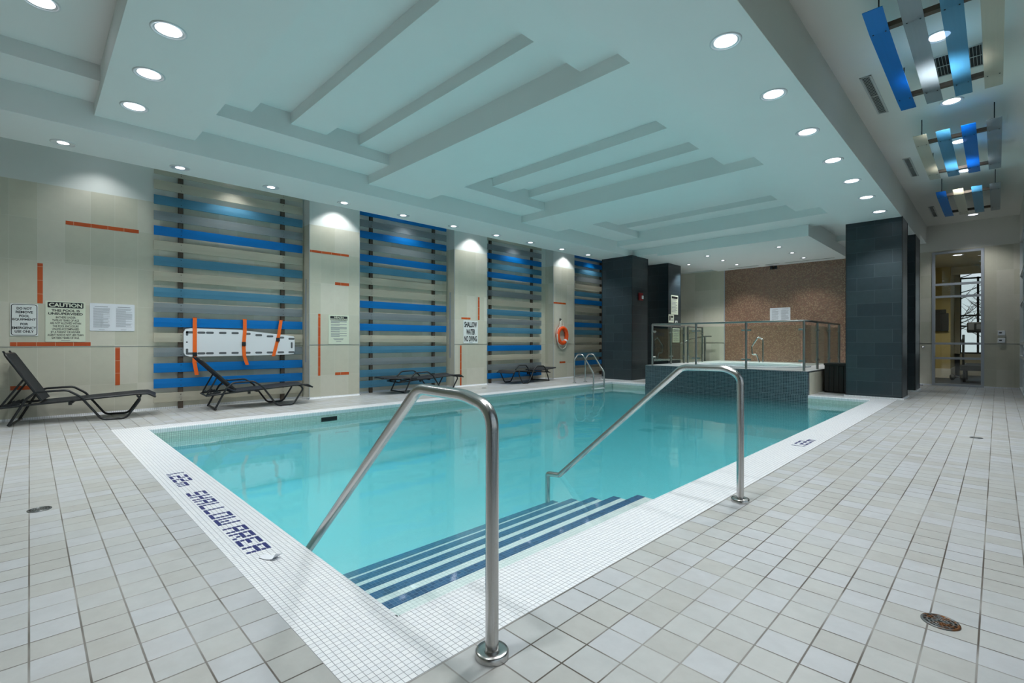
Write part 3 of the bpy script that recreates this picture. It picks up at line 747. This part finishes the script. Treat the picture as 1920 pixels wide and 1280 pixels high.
# ------------------------------------------------------------------ loungers
def make_lounger(label, back_ang, group):
    """y runs from the rear foot (0) to the foot end, x is the width; origin on the floor"""
    t = empty('sun_lounger', (0,0,0), label, 'sun lounger', 0, group)
    W = .325; k = 1.06
    prof = [(0,.016), (.16,.36), (.25,.452), (.55,.462), (.68,.36), (.90,.016), (1.16,.016), (1.315,.28), (1.28,.335)]
    for s in (-1, 1):
        p = fillet([(s*W, y*k, z) for y, z in prof], [.10, .10, .12, .14, .10, .10, .05], 5)
        MB().tube(p, .0155, 10).build('side_frame', BLACK, t)
    for y, z in ((.02, .03), ): MB().tube([(-W, y*k, z), (W, y*k, z)], .0145, 10).build('crossbar', BLACK, t)
    for y, z in ((1.28, .335), (.60, .285)): MB().tube([(-W, y*k, z), (W, y*k, z)], .0135, 10).build('crossbar', BLACK, t)
    for s in (-1, 1):
        for y in (.96, 1.10): MB().rbox(s*W-.014, s*W+.014, y*k-.018, y*k+.018, 0, .012, .004).build('foot_pad', BUCKLE, t)
    rail = [(-.09,.255), (.25,.285), (.63,.31), (.97,.335), (1.29,.357), (1.40,.355), (1.49,.298)]
    for s in (-1, 1):
        MB().tube(fillet([(s*(W-.035), y*k, z) for y, z in rail], .06, 4), .0145, 10).build('seat_rail', BLACK, t)
    rp = fillet([(0, y*k, z) for y, z in rail if y > .2], .06, 4)
    b = MB(); vs = []; n = len(rp)
    for q in rp:
        for x in (-(W-.045), -.15, 0, .15, W-.045):
            vs.append((x, q.y, q.z+.012-(.012 if abs(x) < .2 else 0)))
    fs = [(i*5+j, i*5+j+1, (i+1)*5+j+1, (i+1)*5+j) for i in range(n-1) for j in range(4)]
    b.add(vs, fs, 0, True); b.add([(x, y, z-.012) for x, y, z in vs], [f[::-1] for f in fs], 0, True)
    b.build('seat_sling', SLING, t, recalc=False)
    MB().box(-.02, .02, .56, .60, .22, .30).build('under_bracket', BLACK, t)
    # backrest hinged at the rear of the seat
    piv = bpy.data.objects.new('backrest', None); COL.objects.link(piv); piv.parent = t
    piv.location = (0, .30*k, .325); piv.rotation_euler = (-back_ang, 0, 0)
    L = .74
    b = MB()
    b.tube(fillet([(-(W-.04), 0, 0), (-(W-.04), -L, 0), (W-.04, -L, 0), (W-.04, 0, 0)], .05, 4), .0155, 10)
    b.build('back_frame', BLACK, piv)
    b = MB(); b.rbox(-(W-.05), W-.05, -L+.0, .0, -.012, .012, .008); b.build('back_sling', SLING, piv)
    for x in (-.18, .18): MB().rbox(x-.02, x+.02, -L-.05, -L+.03, -.02, .0, .006).build('handle_tab', BLACK, piv)
    # prop stays from the backrest down to the ratchet rail
    c_, s_ = math.cos(back_ang), math.sin(back_ang)
    my, mz = .30*k-c_*.36, .325+s_*.36
    for s in (-1, 1):
        MB().tube([(s*(W-.09), my, mz), (s*(W-.09), -.10 if back_ang > .2 else -.05, .25)], .0125, 8).build('prop_stay', BLACK, t)
    MB().tube([(-(W-.035), -.10*k, .252), (W-.035, -.10*k, .252)], .0135, 8).build('crossbar', BLACK, t)
    for s in (-1, 1):
        MB().prism([(-.08, .255), (.10, .285), (.10, .31), (.06, .305), (.06, .325), (.02, .30), (.02, .315), (-.03, .29), (-.03, .305), (-.08, .28)], 0, s*(W-.075)-.006, s*(W-.075)+.006).build('ratchet', BLACK, t)
    return t
l1 = make_lounger('black sling lounger with raised back under the CAUTION sign', R(61), 'loungers')
def place(o, xn, yn, xd, yd, rev=False):
    """near-side rear foot at (xn,yn), near-side front loop at (xd,yd)"""
    v = Vector((xd-xn, yd-yn)).normalized(); ang = math.atan2(v.y, v.x)-PI/2
    n = Vector((-v.y, v.x)) if not rev else Vector((v.y, -v.x))
    o.location = (xn+n.x*.325, yn+n.y*.325, 0); o.rotation_euler = (0, 0, ang)
place(l1, -9.26, -.20, -9.10, .88)
l2 = make_lounger('black sling lounger with raised back below the spine board', R(46), 'loungers'); place(l2, -9.06, 2.15, -8.97, 3.37)
l3 = make_lounger('flat black lounger before the second slat screen, nearer of the two flat ones', R(2), 'loungers'); place(l3, -9.13, 5.80, -9.04, 7.02)
l4 = make_lounger('flat black lounger below the life ring, turned the other way', R(4), 'loungers'); place(l4, -9.20, 10.70, -9.10, 9.55, True)

# ------------------------------------------------------------------ stainless handrails
def flange(x, y, par, r=.062):
    MB().lathe([(r, 0), (r, .020), (r*.93, .025), (r*.6, .027), (.027, .024)], 32, (x, y, 0.0005)).build('base_flange', STEEL, par)
t = empty('handrail', (-1.305, 1.20, 0), 'stainless steel pool handrail nearest the camera', 'handrail')
MB().tube(fillet([(0,0,0), (0,0,.905), (-.16,0,.94), (-.475,0,.945), (-1.70,0,-.165), (-1.83,0,-.175), (-1.83,0,-.44)], [.16, .3, .13, .03, .03], 9), .0245, 20).build('rail', STEEL, t)
flange(0, 0, t)
t = empty('handrail', (-1.308, 3.63, 0), 'stainless steel pool handrail farther from the camera', 'handrail')
MB().tube(fillet([(0,0,0), (0,0,.90), (-.1,0,.955), (-.44,0,.95), (-1.68,0,-.14), (-1.83,0,-.155), (-1.83,0,-.44)], [.13, .2, .13, .03, .03], 9), .0245, 20).build('rail', STEEL, t)
flange(0, 0, t)
# pool ladder
t = empty('pool_ladder', (-8.34, 11.03, 0), 'stainless steel pool ladder before the dark column', 'ladder')
for s in (-1, 1):
    y = s*.25
    MB().tube(fillet([(0,y,0), (0,y,.66), (.12,y,.80), (.28,y,.79), (.645,y,.30), (.645,y,-.85)], [.14, .09, .12, .12], 7), .0215, 14).build('rail', STEEL, t)
    MB().lathe([(.05, 0), (.05, .012), (.024, .018)], 18, (0, y, .0005)).build('base_flange', CHROME, t)
    MB().tube([(0, y, .175), (.3, y, .155), (.64, y, .165)], .010, 8).build('brace', STEEL, t)
for z in (-.13, -.42, -.71): MB().rbox(.585, .665, -.25, .25, z-.02, z+.006, .01).build('tread', WHITEP, t)

# ------------------------------------------------------------------ spa
SX0, SX1, SY0, SZ = -6.75, -2.875, PY1, .515
BC, BR = (-4.72, 13.85), 1.32
b = MB()
# dark mosaic front that carries on down as the pool wall
b.box(SX0, SX1, SY0, SY0+.12, -.015, SZ-.02, 0)
b.box(SX0, SX1, SY0-.012, SY0+.12, ZF, -.001, 0)
b.box(SX0, SX0+.1, SY0+.12, YB, 0, SZ-.02, 2); b.box(SX1-.1, SX1, SY0+.12, YB, 0, SZ-.02, 2)
# deck slab with a round basin cut out: a ring of quads
N = 48; zt = SZ
inn = [(BC[0]+BR*math.cos(2*PI*k/N), BC[1]+BR*math.sin(2*PI*k/N)) for k in range(N)]
def hit(a):
    c, s = math.cos(a), math.sin(a); ts = []
    for (lim, d, o_) in ((SX1, c, BC[0]), (SX0, c, BC[0]), (YB, s, BC[1]), (SY0-.012, s, BC[1])):
        if abs(d) > 1e-6:
            q = (lim-o_)/d
            if q > 0: ts.append(q)
    return min(ts)
angs = [2*PI*k/N for k in range(N)]
for (x, y) in ((SX0, SY0-.012), (SX1, SY0-.012), (SX1, YB), (SX0, YB)): angs.append(math.atan2(y-BC[1], x-BC[0]) % (2*PI))
angs = sorted(set(angs)); vs = []
for a in angs:
    h_ = hit(a); vs += [(BC[0]+BR*math.cos(a), BC[1]+BR*math.sin(a), zt), (BC[0]+h_*math.cos(a), BC[1]+h_*math.sin(a), zt),
                        (BC[0]+h_*math.cos(a), BC[1]+h_*math.sin(a), zt-.03), (BC[0]+BR*math.cos(a), BC[1]+BR*math.sin(a), zt-.5)]
n = len(angs)
for i in range(n):
    j = (i+1) % n
    b.add([vs[i*4+q] for q in range(4)]+[vs[j*4+q] for q in range(4)], [(0,4,5,1)], 1)
    b.add([vs[i*4+q] for q in range(4)]+[vs[j*4+q] for q in range(4)], [(1,5,6,2)], 0)
    b.add([vs[i*4+q] for q in range(4)]+[vs[j*4+q] for q in range(4)], [(0,3,7,4)], 1, True)
b.disc((BC[0], BC[1], zt-.5), BR, N, 1)
spa = struct(b.build('spa_platform', [SPAT, SPATOP, WTILE], recalc=False), 'raised spa platform faced in dark mosaic')
b = MB(); b.lathe([(BR+.07, SZ-.002), (BR+.075, SZ+.022), (BR+.05, SZ+.034), (BR-.02, SZ+.034), (BR-.035, SZ+.015), (BR-.035, SZ-.05)], N, (BC[0], BC[1], 0), caps=False)
struct(b.build('trim_3', WHITEP, recalc=True), 'white rounded rim of the spa tub')
b = MB(); b.lathe([(BR-.005, SZ-.45), (BR-.005, SZ-.035)], N, (BC[0], BC[1], 0))
struct(b.build('spa_water', SPAW), 'clear water in the round spa tub')

# glass railing around the spa
def railing(name, label, pts, post_i, panels, z0, z1, origin):
    t = empty(name, origin, label, 'railing')
    O = Vector(origin)
    Pv = [Vector((p[0], p[1], 0))-Vector((O.x, O.y, 0)) for p in pts]
    zz = z0-O.z
    for i in post_i:
        p = Pv[i]; MB().tube([(p.x, p.y, zz), (p.x, p.y, z1-O.z)], .026, 12).build('post', STEELD, t)
    q = []
    for i, p in enumerate(Pv): q.append((p.x, p.y, z1-O.z))
    MB().tube(q, .023, 10).build('top_rail', STEELD, t)
    for (i, j) in panels:
        a, c = Pv[i], Pv[j]; d = (c-a).normalized(); nrm = Vector((-d.y, d.x, 0)); g0, g1 = a+d*.06, c-d*.06
        zb, zt_ = zz+.10, z1-O.z-.09
        e = nrm*.005
        b = MB(); b.add([g0-e+Vector((0,0,zb)), g1-e+Vector((0,0,zb)), g1+e+Vector((0,0,zb)), g0+e+Vector((0,0,zb)), g0-e+Vector((0,0,zt_)), g1-e+Vector((0,0,zt_)), g1+e+Vector((0,0,zt_)), g0+e+Vector((0,0,zt_))],
              [(0,3,2,1),(4,5,6,7),(0,1,5,4),(1,2,6,5),(2,3,7,6),(3,0,4,7)])
        pn = b.build('pane', GPANE, t)
        for g, sgn in ((g0, 1), (g1, -1)):
            for z in (zb+.12, zt_-.10):
                c0 = g-d*sgn*.04; c1 = g+d*sgn*.045
                MB().tube([c0+Vector((0,0,z)), c1+Vector((0,0,z))], .021, 8).build('clamp', STEELD, pn)
    return t
railing('glass_railing', 'glass and steel railing along the front and right of the spa', [(-6.60, 11.95), (-5.387, 11.95), (-4.177, 11.95), (-2.975, 11.95), (-2.975, 13.06), (-2.975, 14.17), (-2.975, 15.27)],
        range(7), [(0,1), (1,2), (2,3), (3,4), (4,5), (5,6)], SZ, 1.615, (-4.18, 11.95, SZ))
railing('glass_railing', 'short left glass railing of the spa next to the gate', [(-6.60, 12.0), (-6.60, 13.01), (-6.60, 13.82)], (1, 2), [(0,1), (1,2)], SZ, 1.60, (-6.60, 13.0, SZ))
railing('glass_gate', 'glass gate panel at the back left of the spa', [(-6.60, 14.08), (-6.60, 15.1)], (0, 1), [(0,1)], SZ, 1.60, (-6.60, 14.6, SZ))
t = empty('grab_rail', (-4.98, 15.25, SZ), 'small curved steel grab rail at the back of the spa tub', 'grab rail')
MB().tube(fillet([(.12,0,0), (.12,0,.70), (-.01,0,.78), (-.19,0,.50), (-.17,0,.26), (-.05,0,.26), (.03,0,0)], [.06, .05, .1, .03, .03], 6), .021, 12).build('rail', CHROME, t)
for x in (.12, .03): MB().lathe([(.036, 0), (.036, .01), (.022, .014)], 14, (x, 0, 0)).build('base_flange', CHROME, t)
t = empty('step_handrail', (-7.12, 16.5, 0), 'slim steel stair handrail in the back left corner beyond the spa', 'handrail')
MB().tube(fillet([(0,0,0), (0,0,1.33)], .02), .03, 10).build('post', STEELD, t)
MB().tube([(-.1,0,1.335), (.22,0,1.335)], .022, 10).tube([(0,-.02,1.335), (-.2,-.6,1.25), (-.7,-1.3,.9)], .022, 10).build('rail', STEELD, t)
# dark planked chest beside the spa
t = empty('planked_cabinet', (-2.58, 13.0, 0), 'black planked cabinet between the spa and the corner column', 'cabinet')
b = MB(); b.box(-.215, .255, -.1, .55, 0, .62)
b.build('body', BLACKW, t)
for k in range(5): MB().rbox(-.21+k*.093, -.21+k*.093+.086, -.122, -.1, .03, .60, .006).build('plank', BLACKW, t)
MB().rbox(-.225, .265, -.14, .56, .62, .665, .008).build('lid', BLACKW, t)

# ------------------------------------------------------------------ lamps
DL = []
def make_downlight(r=.125, core=.76):
    t = bpy.data.objects.new('recessed_downlight', None); COL.objects.link(t)
    b = MB(); b.lathe([(r, 0), (r, -.006), (r*.94, -.011), (r*.86, -.008), (r*.84, .0)], 32, caps=False); b.build('trim_ring', RING, t)
    b = MB(); b.lathe([(r*.85, -.005), (r*(core-.04), -.0015)], 32, caps=False); b.build('reflector', RING, t)
    b = MB(); b.lathe([(r*core, -.001), (r*core*.5, -.004), (0, -.005)], 32); b.build('lens', LAMP, t)
    return t
protos = {}
ORD = ['first', 'second', 'third', 'fourth', 'fifth', 'sixth', 'seventh', 'eighth', 'ninth', 'tenth', 'eleventh', 'twelfth']
def lamp(loc, label, power, cone=112, blend=.6, group=None, r=.125, fixture=True, col=(.97, .985, .985), rad=.09, core=.76):
    if fixture:
        if core not in protos: protos[core] = make_downlight(core=core); o = protos[core]
        else: o = copy_tree(protos[core])
        o.location = loc; o.scale = (r/.125,)*3; tag(o, label, 'ceiling light', group)
    L = bpy.data.lights.new('lamp_light', 'SPOT'); L.energy = power; L.spot_size = R(cone); L.spot_blend = blend; L.shadow_soft_size = rad; L.color = col
    lo = bpy.data.objects.new('lamp_light', L); COL.objects.link(lo)
    lo.location = (loc[0], loc[1], loc[2]-.03)
PW = 120
ly = [.30, 1.54, 2.78, 4.03, 5.26, 6.52, 7.79, 8.97, 10.22, 11.41]
for k, y in enumerate(ly): lamp((-8.34, y, 3.65), 'round downlight in the left soffit, %s in the row from the camera end' % ORD[k], PW*.72, group='left soffit downlights', core=.5)
ry = [.38, 1.62, 2.86, 4.10, 5.32, 6.56, 7.83, 9.04, 10.24, 11.53]
for k, y in enumerate(ry): lamp((-1.6, y, 3.65), 'round downlight in the right soffit, %s in the row from the camera end' % ORD[k], PW, group='right soffit downlights')
for k, x in enumerate((-5.06, -6.03, -6.99)): lamp((x, .85, 3.835), ['nearest of the three downlights on the first ceiling beam', 'middle downlight of the three on the first ceiling beam', 'downlight of the first ceiling beam closest to the left wall'][k], PW, group='beam downlights', r=.135)
lamp((-5.99, .067, 4.157), 'single downlight cut off by the upper left corner, before the first beam', PW, r=.135)
for k, (x, y) in enumerate(((-3.95, 13.58), (-3.95, 14.72), (-3.95, 15.82), (-5.79, 13.58), (-5.79, 14.66), (-5.79, 15.75))):
    lamp((x, y, 3.575), 'small downlight over the spa, %s of the %s trio' % (['front one', 'middle one', 'rear one'][k % 3], 'right' if k < 3 else 'left'), PW*(.5 if k < 3 else .75), group='spa downlights', r=.1, core=.42)
lamp((-7.07, 15.14, 3.65), 'lone downlight in the soffit beside the dark spa column', PW*1.3, r=.1, core=.42)
for k, y in enumerate((2.9, 6.55, 8.43, 10.2, 12.0, 16.28)):
    lamp((-.42, y, 4.26), ['downlight of the corridor ceiling above the camera side', 'downlight above the nearest hanging panels', 'downlight just beyond the nearest hanging panels', 'downlight above the middle hanging panels', 'downlight just beyond the middle hanging panels', 'downlight beyond the farthest hanging panels'][k], PW*.66, group='corridor downlights', r=.12)
lamp((-.78, 18.2, 3.565), 'bright round lamp on the gym ceiling behind the glass', 170, 150, r=.13, col=(1, .95, .82))
# narrow cove lamps that graze the piers and screens from above the soffit
cz = [.78, 2.65, 4.46, 6.28, 8.11, 9.9, 11.9, 13.6]
for k, y in enumerate(cz):
    t_ = 'round downlight in the cove above the left wall, %s from the camera end' % ORD[k]
    lamp((XP+.34 if k % 2 == 0 and k else XP+.1, y, 4.12), t_, 46 if k % 2 == 0 and k else 40 if k else 26, 100 if k % 2 == 0 and k else 112, .35 if k % 2 == 0 and k else .8, group='cove downlights', r=.09, rad=.05)

# ------------------------------------------------------------------ hanging panels in the corridor
bm_cols = [('B', 'G', 'S', 'C'), ('C', 'S', 'B', 'G'), ('B', 'C', 'S', 'G')]
XS = [-.745, -.51, -.265, -.03]
for k, (y0, y1) in enumerate(((5.0, 7.38), (8.49, 10.88), (11.94, 14.3))):
    t = empty('hanging_panels', (-.39, (y0+y1)/2, 3.9), ['nearest cluster of four hanging blue and silver panels', 'middle cluster of four hanging panels with blue third', 'farthest cluster of four hanging panels before the gym glass'][k], 'hanging panel cluster', group='corridor hanging panels')
    h = (y1-y0)/2
    for i, x in enumerate(XS):
        prof = [(-h, .030), (-h+.36, .0), (h-.36, .0), (h, .012), (h, .018), (h-.36, .006), (-h+.36, .006), (-h, .036)]
        b = MB(); b.prism(prof, 0, x+.39-.07, x+.39+.07)
        for yy in (-h+.36, h-.36):
            for dx in (-.045, .045): b.lathe([(.006, 0), (.006, -.004), (0, -.005)], 8, (x+.39+dx, yy, 0), 1)
        b.build('panel', [SM[bm_cols[k][i]], INK], t)
    for yy in (-h+.36, h-.36):
        cb = MB().box(-.41, .42, yy-.03, yy+.03, .012, .055).build('crossbar', POST, t)
        for x in (-.36, .36): MB().tube([(x, yy, .05), (x, yy, .36)], .006, 8).build('hanger_rod', BLACK, cb)
# ceiling grilles
def grille(x0, x1, y0, y1, z, label, n, along='y'):
    t = empty('air_vent', ((x0+x1)/2, (y0+y1)/2, z), label, 'air vent', group='corridor air vents')
    w, l = (x1-x0)/2, (y1-y0)/2
    b = MB()
    for (a, c, d, e) in ((-w, w, -l, -l+.02), (-w, w, l-.02, l), (-w, -w+.02, -l, l), (w-.02, w, -l, l)): b.box(a, c, d, e, -.008, .002)
    b.build('frame', GRILLE, t)
    MB().box(-w+.01, w-.01, -l+.01, l-.01, -.001, .002).build('backing', DARKV, t)
    b = MB()
    for k in range(n):
        if along == 'y': x = -w+.02+(2*w-.04)*(k+.5)/n; b.box(x-.0018, x+.0018, -l+.02, l-.02, -.006, 0)
        else: y = -l+.02+(2*l-.04)*(k+.5)/n; b.box(-w+.02, w-.02, y-.004, y+.004, -.007, 0)
    b.box(-w+.02, w-.02, -.006, .006, -.0075, 0)
    b.build('louvres', GRILLE, t)
grille(-1.155, -1.04, 6.93, 8.2, 4.26, 'long slim ceiling vent nearest the camera, beside the hanging panels', 6)
grille(-1.145, -1.04, 10.5, 11.75, 4.26, 'long slim ceiling vent beside the middle hanging panels', 6)
grille(-1.135, -1.03, 14.65, 15.9, 4.26, 'long slim ceiling vent farthest along the corridor', 6)
grille(-.52, -.10, 7.0, 7.56, 4.26, 'square ceiling vent above the nearest hanging panels', 14)

# ------------------------------------------------------------------ small things on the deck
def drain(x, y, r, label, mat):
    t = empty('floor_drain', (x, y, 0), label, 'floor drain', group='floor drains')
    b = MB(); b.lathe([(r, 0), (r, .004), (r*.86, .005), (r*.84, .001)], 32, caps=False); b.build('rim', mat, t)
    MB().disc((0, 0, .0012), r*.86, 32).build('opening', DARKV, t)
    b = MB()
    for rr in (.18, .42, .66): b.lathe([(r*(rr-.05), .0015), (r*(rr-.05), .004), (r*(rr+.05), .004), (r*(rr+.05), .0015)], 28, caps=False)
    for k in range(14):
        a = 2*PI*k/14; M = Matrix.Rotation(a, 4, 'Z'); b.box(r*.15, r*.88, -r*.035, r*.035, .0015, .0042, 0, M)
    b.build('grate', [mat], t)
drain(-.164, 2.651, .063, 'rusty round floor drain on the right-hand deck near the camera', RUST)
drain(-4.61, .05, .063, 'round floor drain on the left deck beside the near coping', DRAINM)
drain(-.177, 8.06, .06, 'round floor drain farther along the corridor deck', DRAINM)
drain(-8.95, 7.95, .06, 'round floor drain at the foot of the second wall pier', DRAINM)
# crumpled paper scrap
rng = random.Random(11)
b = MB(); n = 5; vs = []
for i in range(n):
    for j in range(4):
        lift = .004+.018*max(0, i-3)+.004*rng.random()+(.012 if (i, j) in ((4,0), (4,1)) else 0)
        vs.append((-.055+.027*i+.006*rng.uniform(-1, 1), -.025+.017*j+.004*rng.uniform(-1, 1), lift))
fs = [(i*4+j, (i+1)*4+j, (i+1)*4+j+1, i*4+j+1) for i in range(n-1) for j in range(3)]
b.add(vs, fs); b.add([(x, y, z-.002) for x, y, z in vs], [f[::-1] for f in fs])
sp = tag(b.build('paper_scrap', PAPER, recalc=False), 'crumpled scrap of white paper on the near coping past the word AREA', 'paper scrap')
sp.location = (-2.72, .905, 0); sp.rotation_euler = (0, 0, .5)
# skimmer mouth and main drains
t = empty('pool_skimmer', (PX0, 3.51, -.11), 'dark skimmer opening in the left waterline tiles', 'skimmer')
MB().box(-.01, .006, -.135, .135, -.06, .012).build('throat', DARKV, t)
MB().box(.0, .009, -.15, .15, .012, .022).box(.0, .009, -.15, -.135, -.06, .012).box(.0, .009, .135, .15, -.06, .012).build('frame', POOLT, t)
for k, (x, y) in enumerate(((-6.05, 10.7), (-5.95, 11.25), (-5.6, 11.5))):
    t = empty('main_drain', (x, y, ZF), ['dark grate on the pool bottom, nearest of three', 'dark grate on the pool bottom, middle of three', 'dark grate on the pool bottom, farthest of three'][k], 'pool drain', group='pool bottom drains')
    MB().box(-.17, .17, -.17, .17, 0, .012).build('frame', SLOT, t); MB().box(-.15, .15, -.15, .15, .012, .016).build('grate', DARKV, t)

# ------------------------------------------------------------------ world, camera, colour
wd = bpy.data.worlds.new('World'); sc.world = wd; wd.use_nodes = True
nt = wd.node_tree; nt.nodes.clear()
o = nt.nodes.new('ShaderNodeOutputWorld'); bg = nt.nodes.new('ShaderNodeBackground')
tc = nt.nodes.new('ShaderNodeTexCoord'); s = nt.nodes.new('ShaderNodeSeparateXYZ'); nt.links.new(tc.outputs['Generated'], s.inputs[0])
nt.links.new(mixc(nt, ramp(nt, s.outputs[2], 0.0, .7), lin((224, 232, 238)), lin((176, 200, 226))), bg.inputs[0])
bg.inputs[1].default_value = .9
nt.links.new(bg.outputs[0], o.inputs[0])

cam = bpy.data.cameras.new('Camera'); co = bpy.data.objects.new('Camera', cam); COL.objects.link(co)
cam.sensor_fit = 'HORIZONTAL'; cam.sensor_width = 36.0; cam.lens = 907.5/1920*36.0; cam.clip_start = .02; cam.clip_end = 200
co.matrix_world = Matrix.Translation((0, 0, 1.15)) @ Matrix.Rotation(R(45.08), 4, 'Z') @ Matrix.Rotation(PI/2, 4, 'X') @ Matrix.Rotation(R(.086), 4, 'Z')
sc.camera = co
vs_ = sc.view_settings; sc.display_settings.display_device = 'sRGB'
vs_.view_transform = 'Standard'; vs_.look = 'None'; vs_.exposure = 0.14; vs_.gamma = 1.0; vs_.use_curve_mapping = False
sc.cycles.use_denoising = True; sc.cycles.use_adaptive_sampling = True; sc.cycles.adaptive_threshold = .06; sc.cycles.adaptive_min_samples = 20
sc.cycles.volume_bounces = 2; sc.cycles.max_bounces = 8; sc.cycles.diffuse_bounces = 4; sc.cycles.glossy_bounces = 4; sc.cycles.transparent_max_bounces = 16
sc.cycles.sample_clamp_indirect = 6.0; sc.cycles.caustics_reflective = False; sc.cycles.caustics_refractive = False
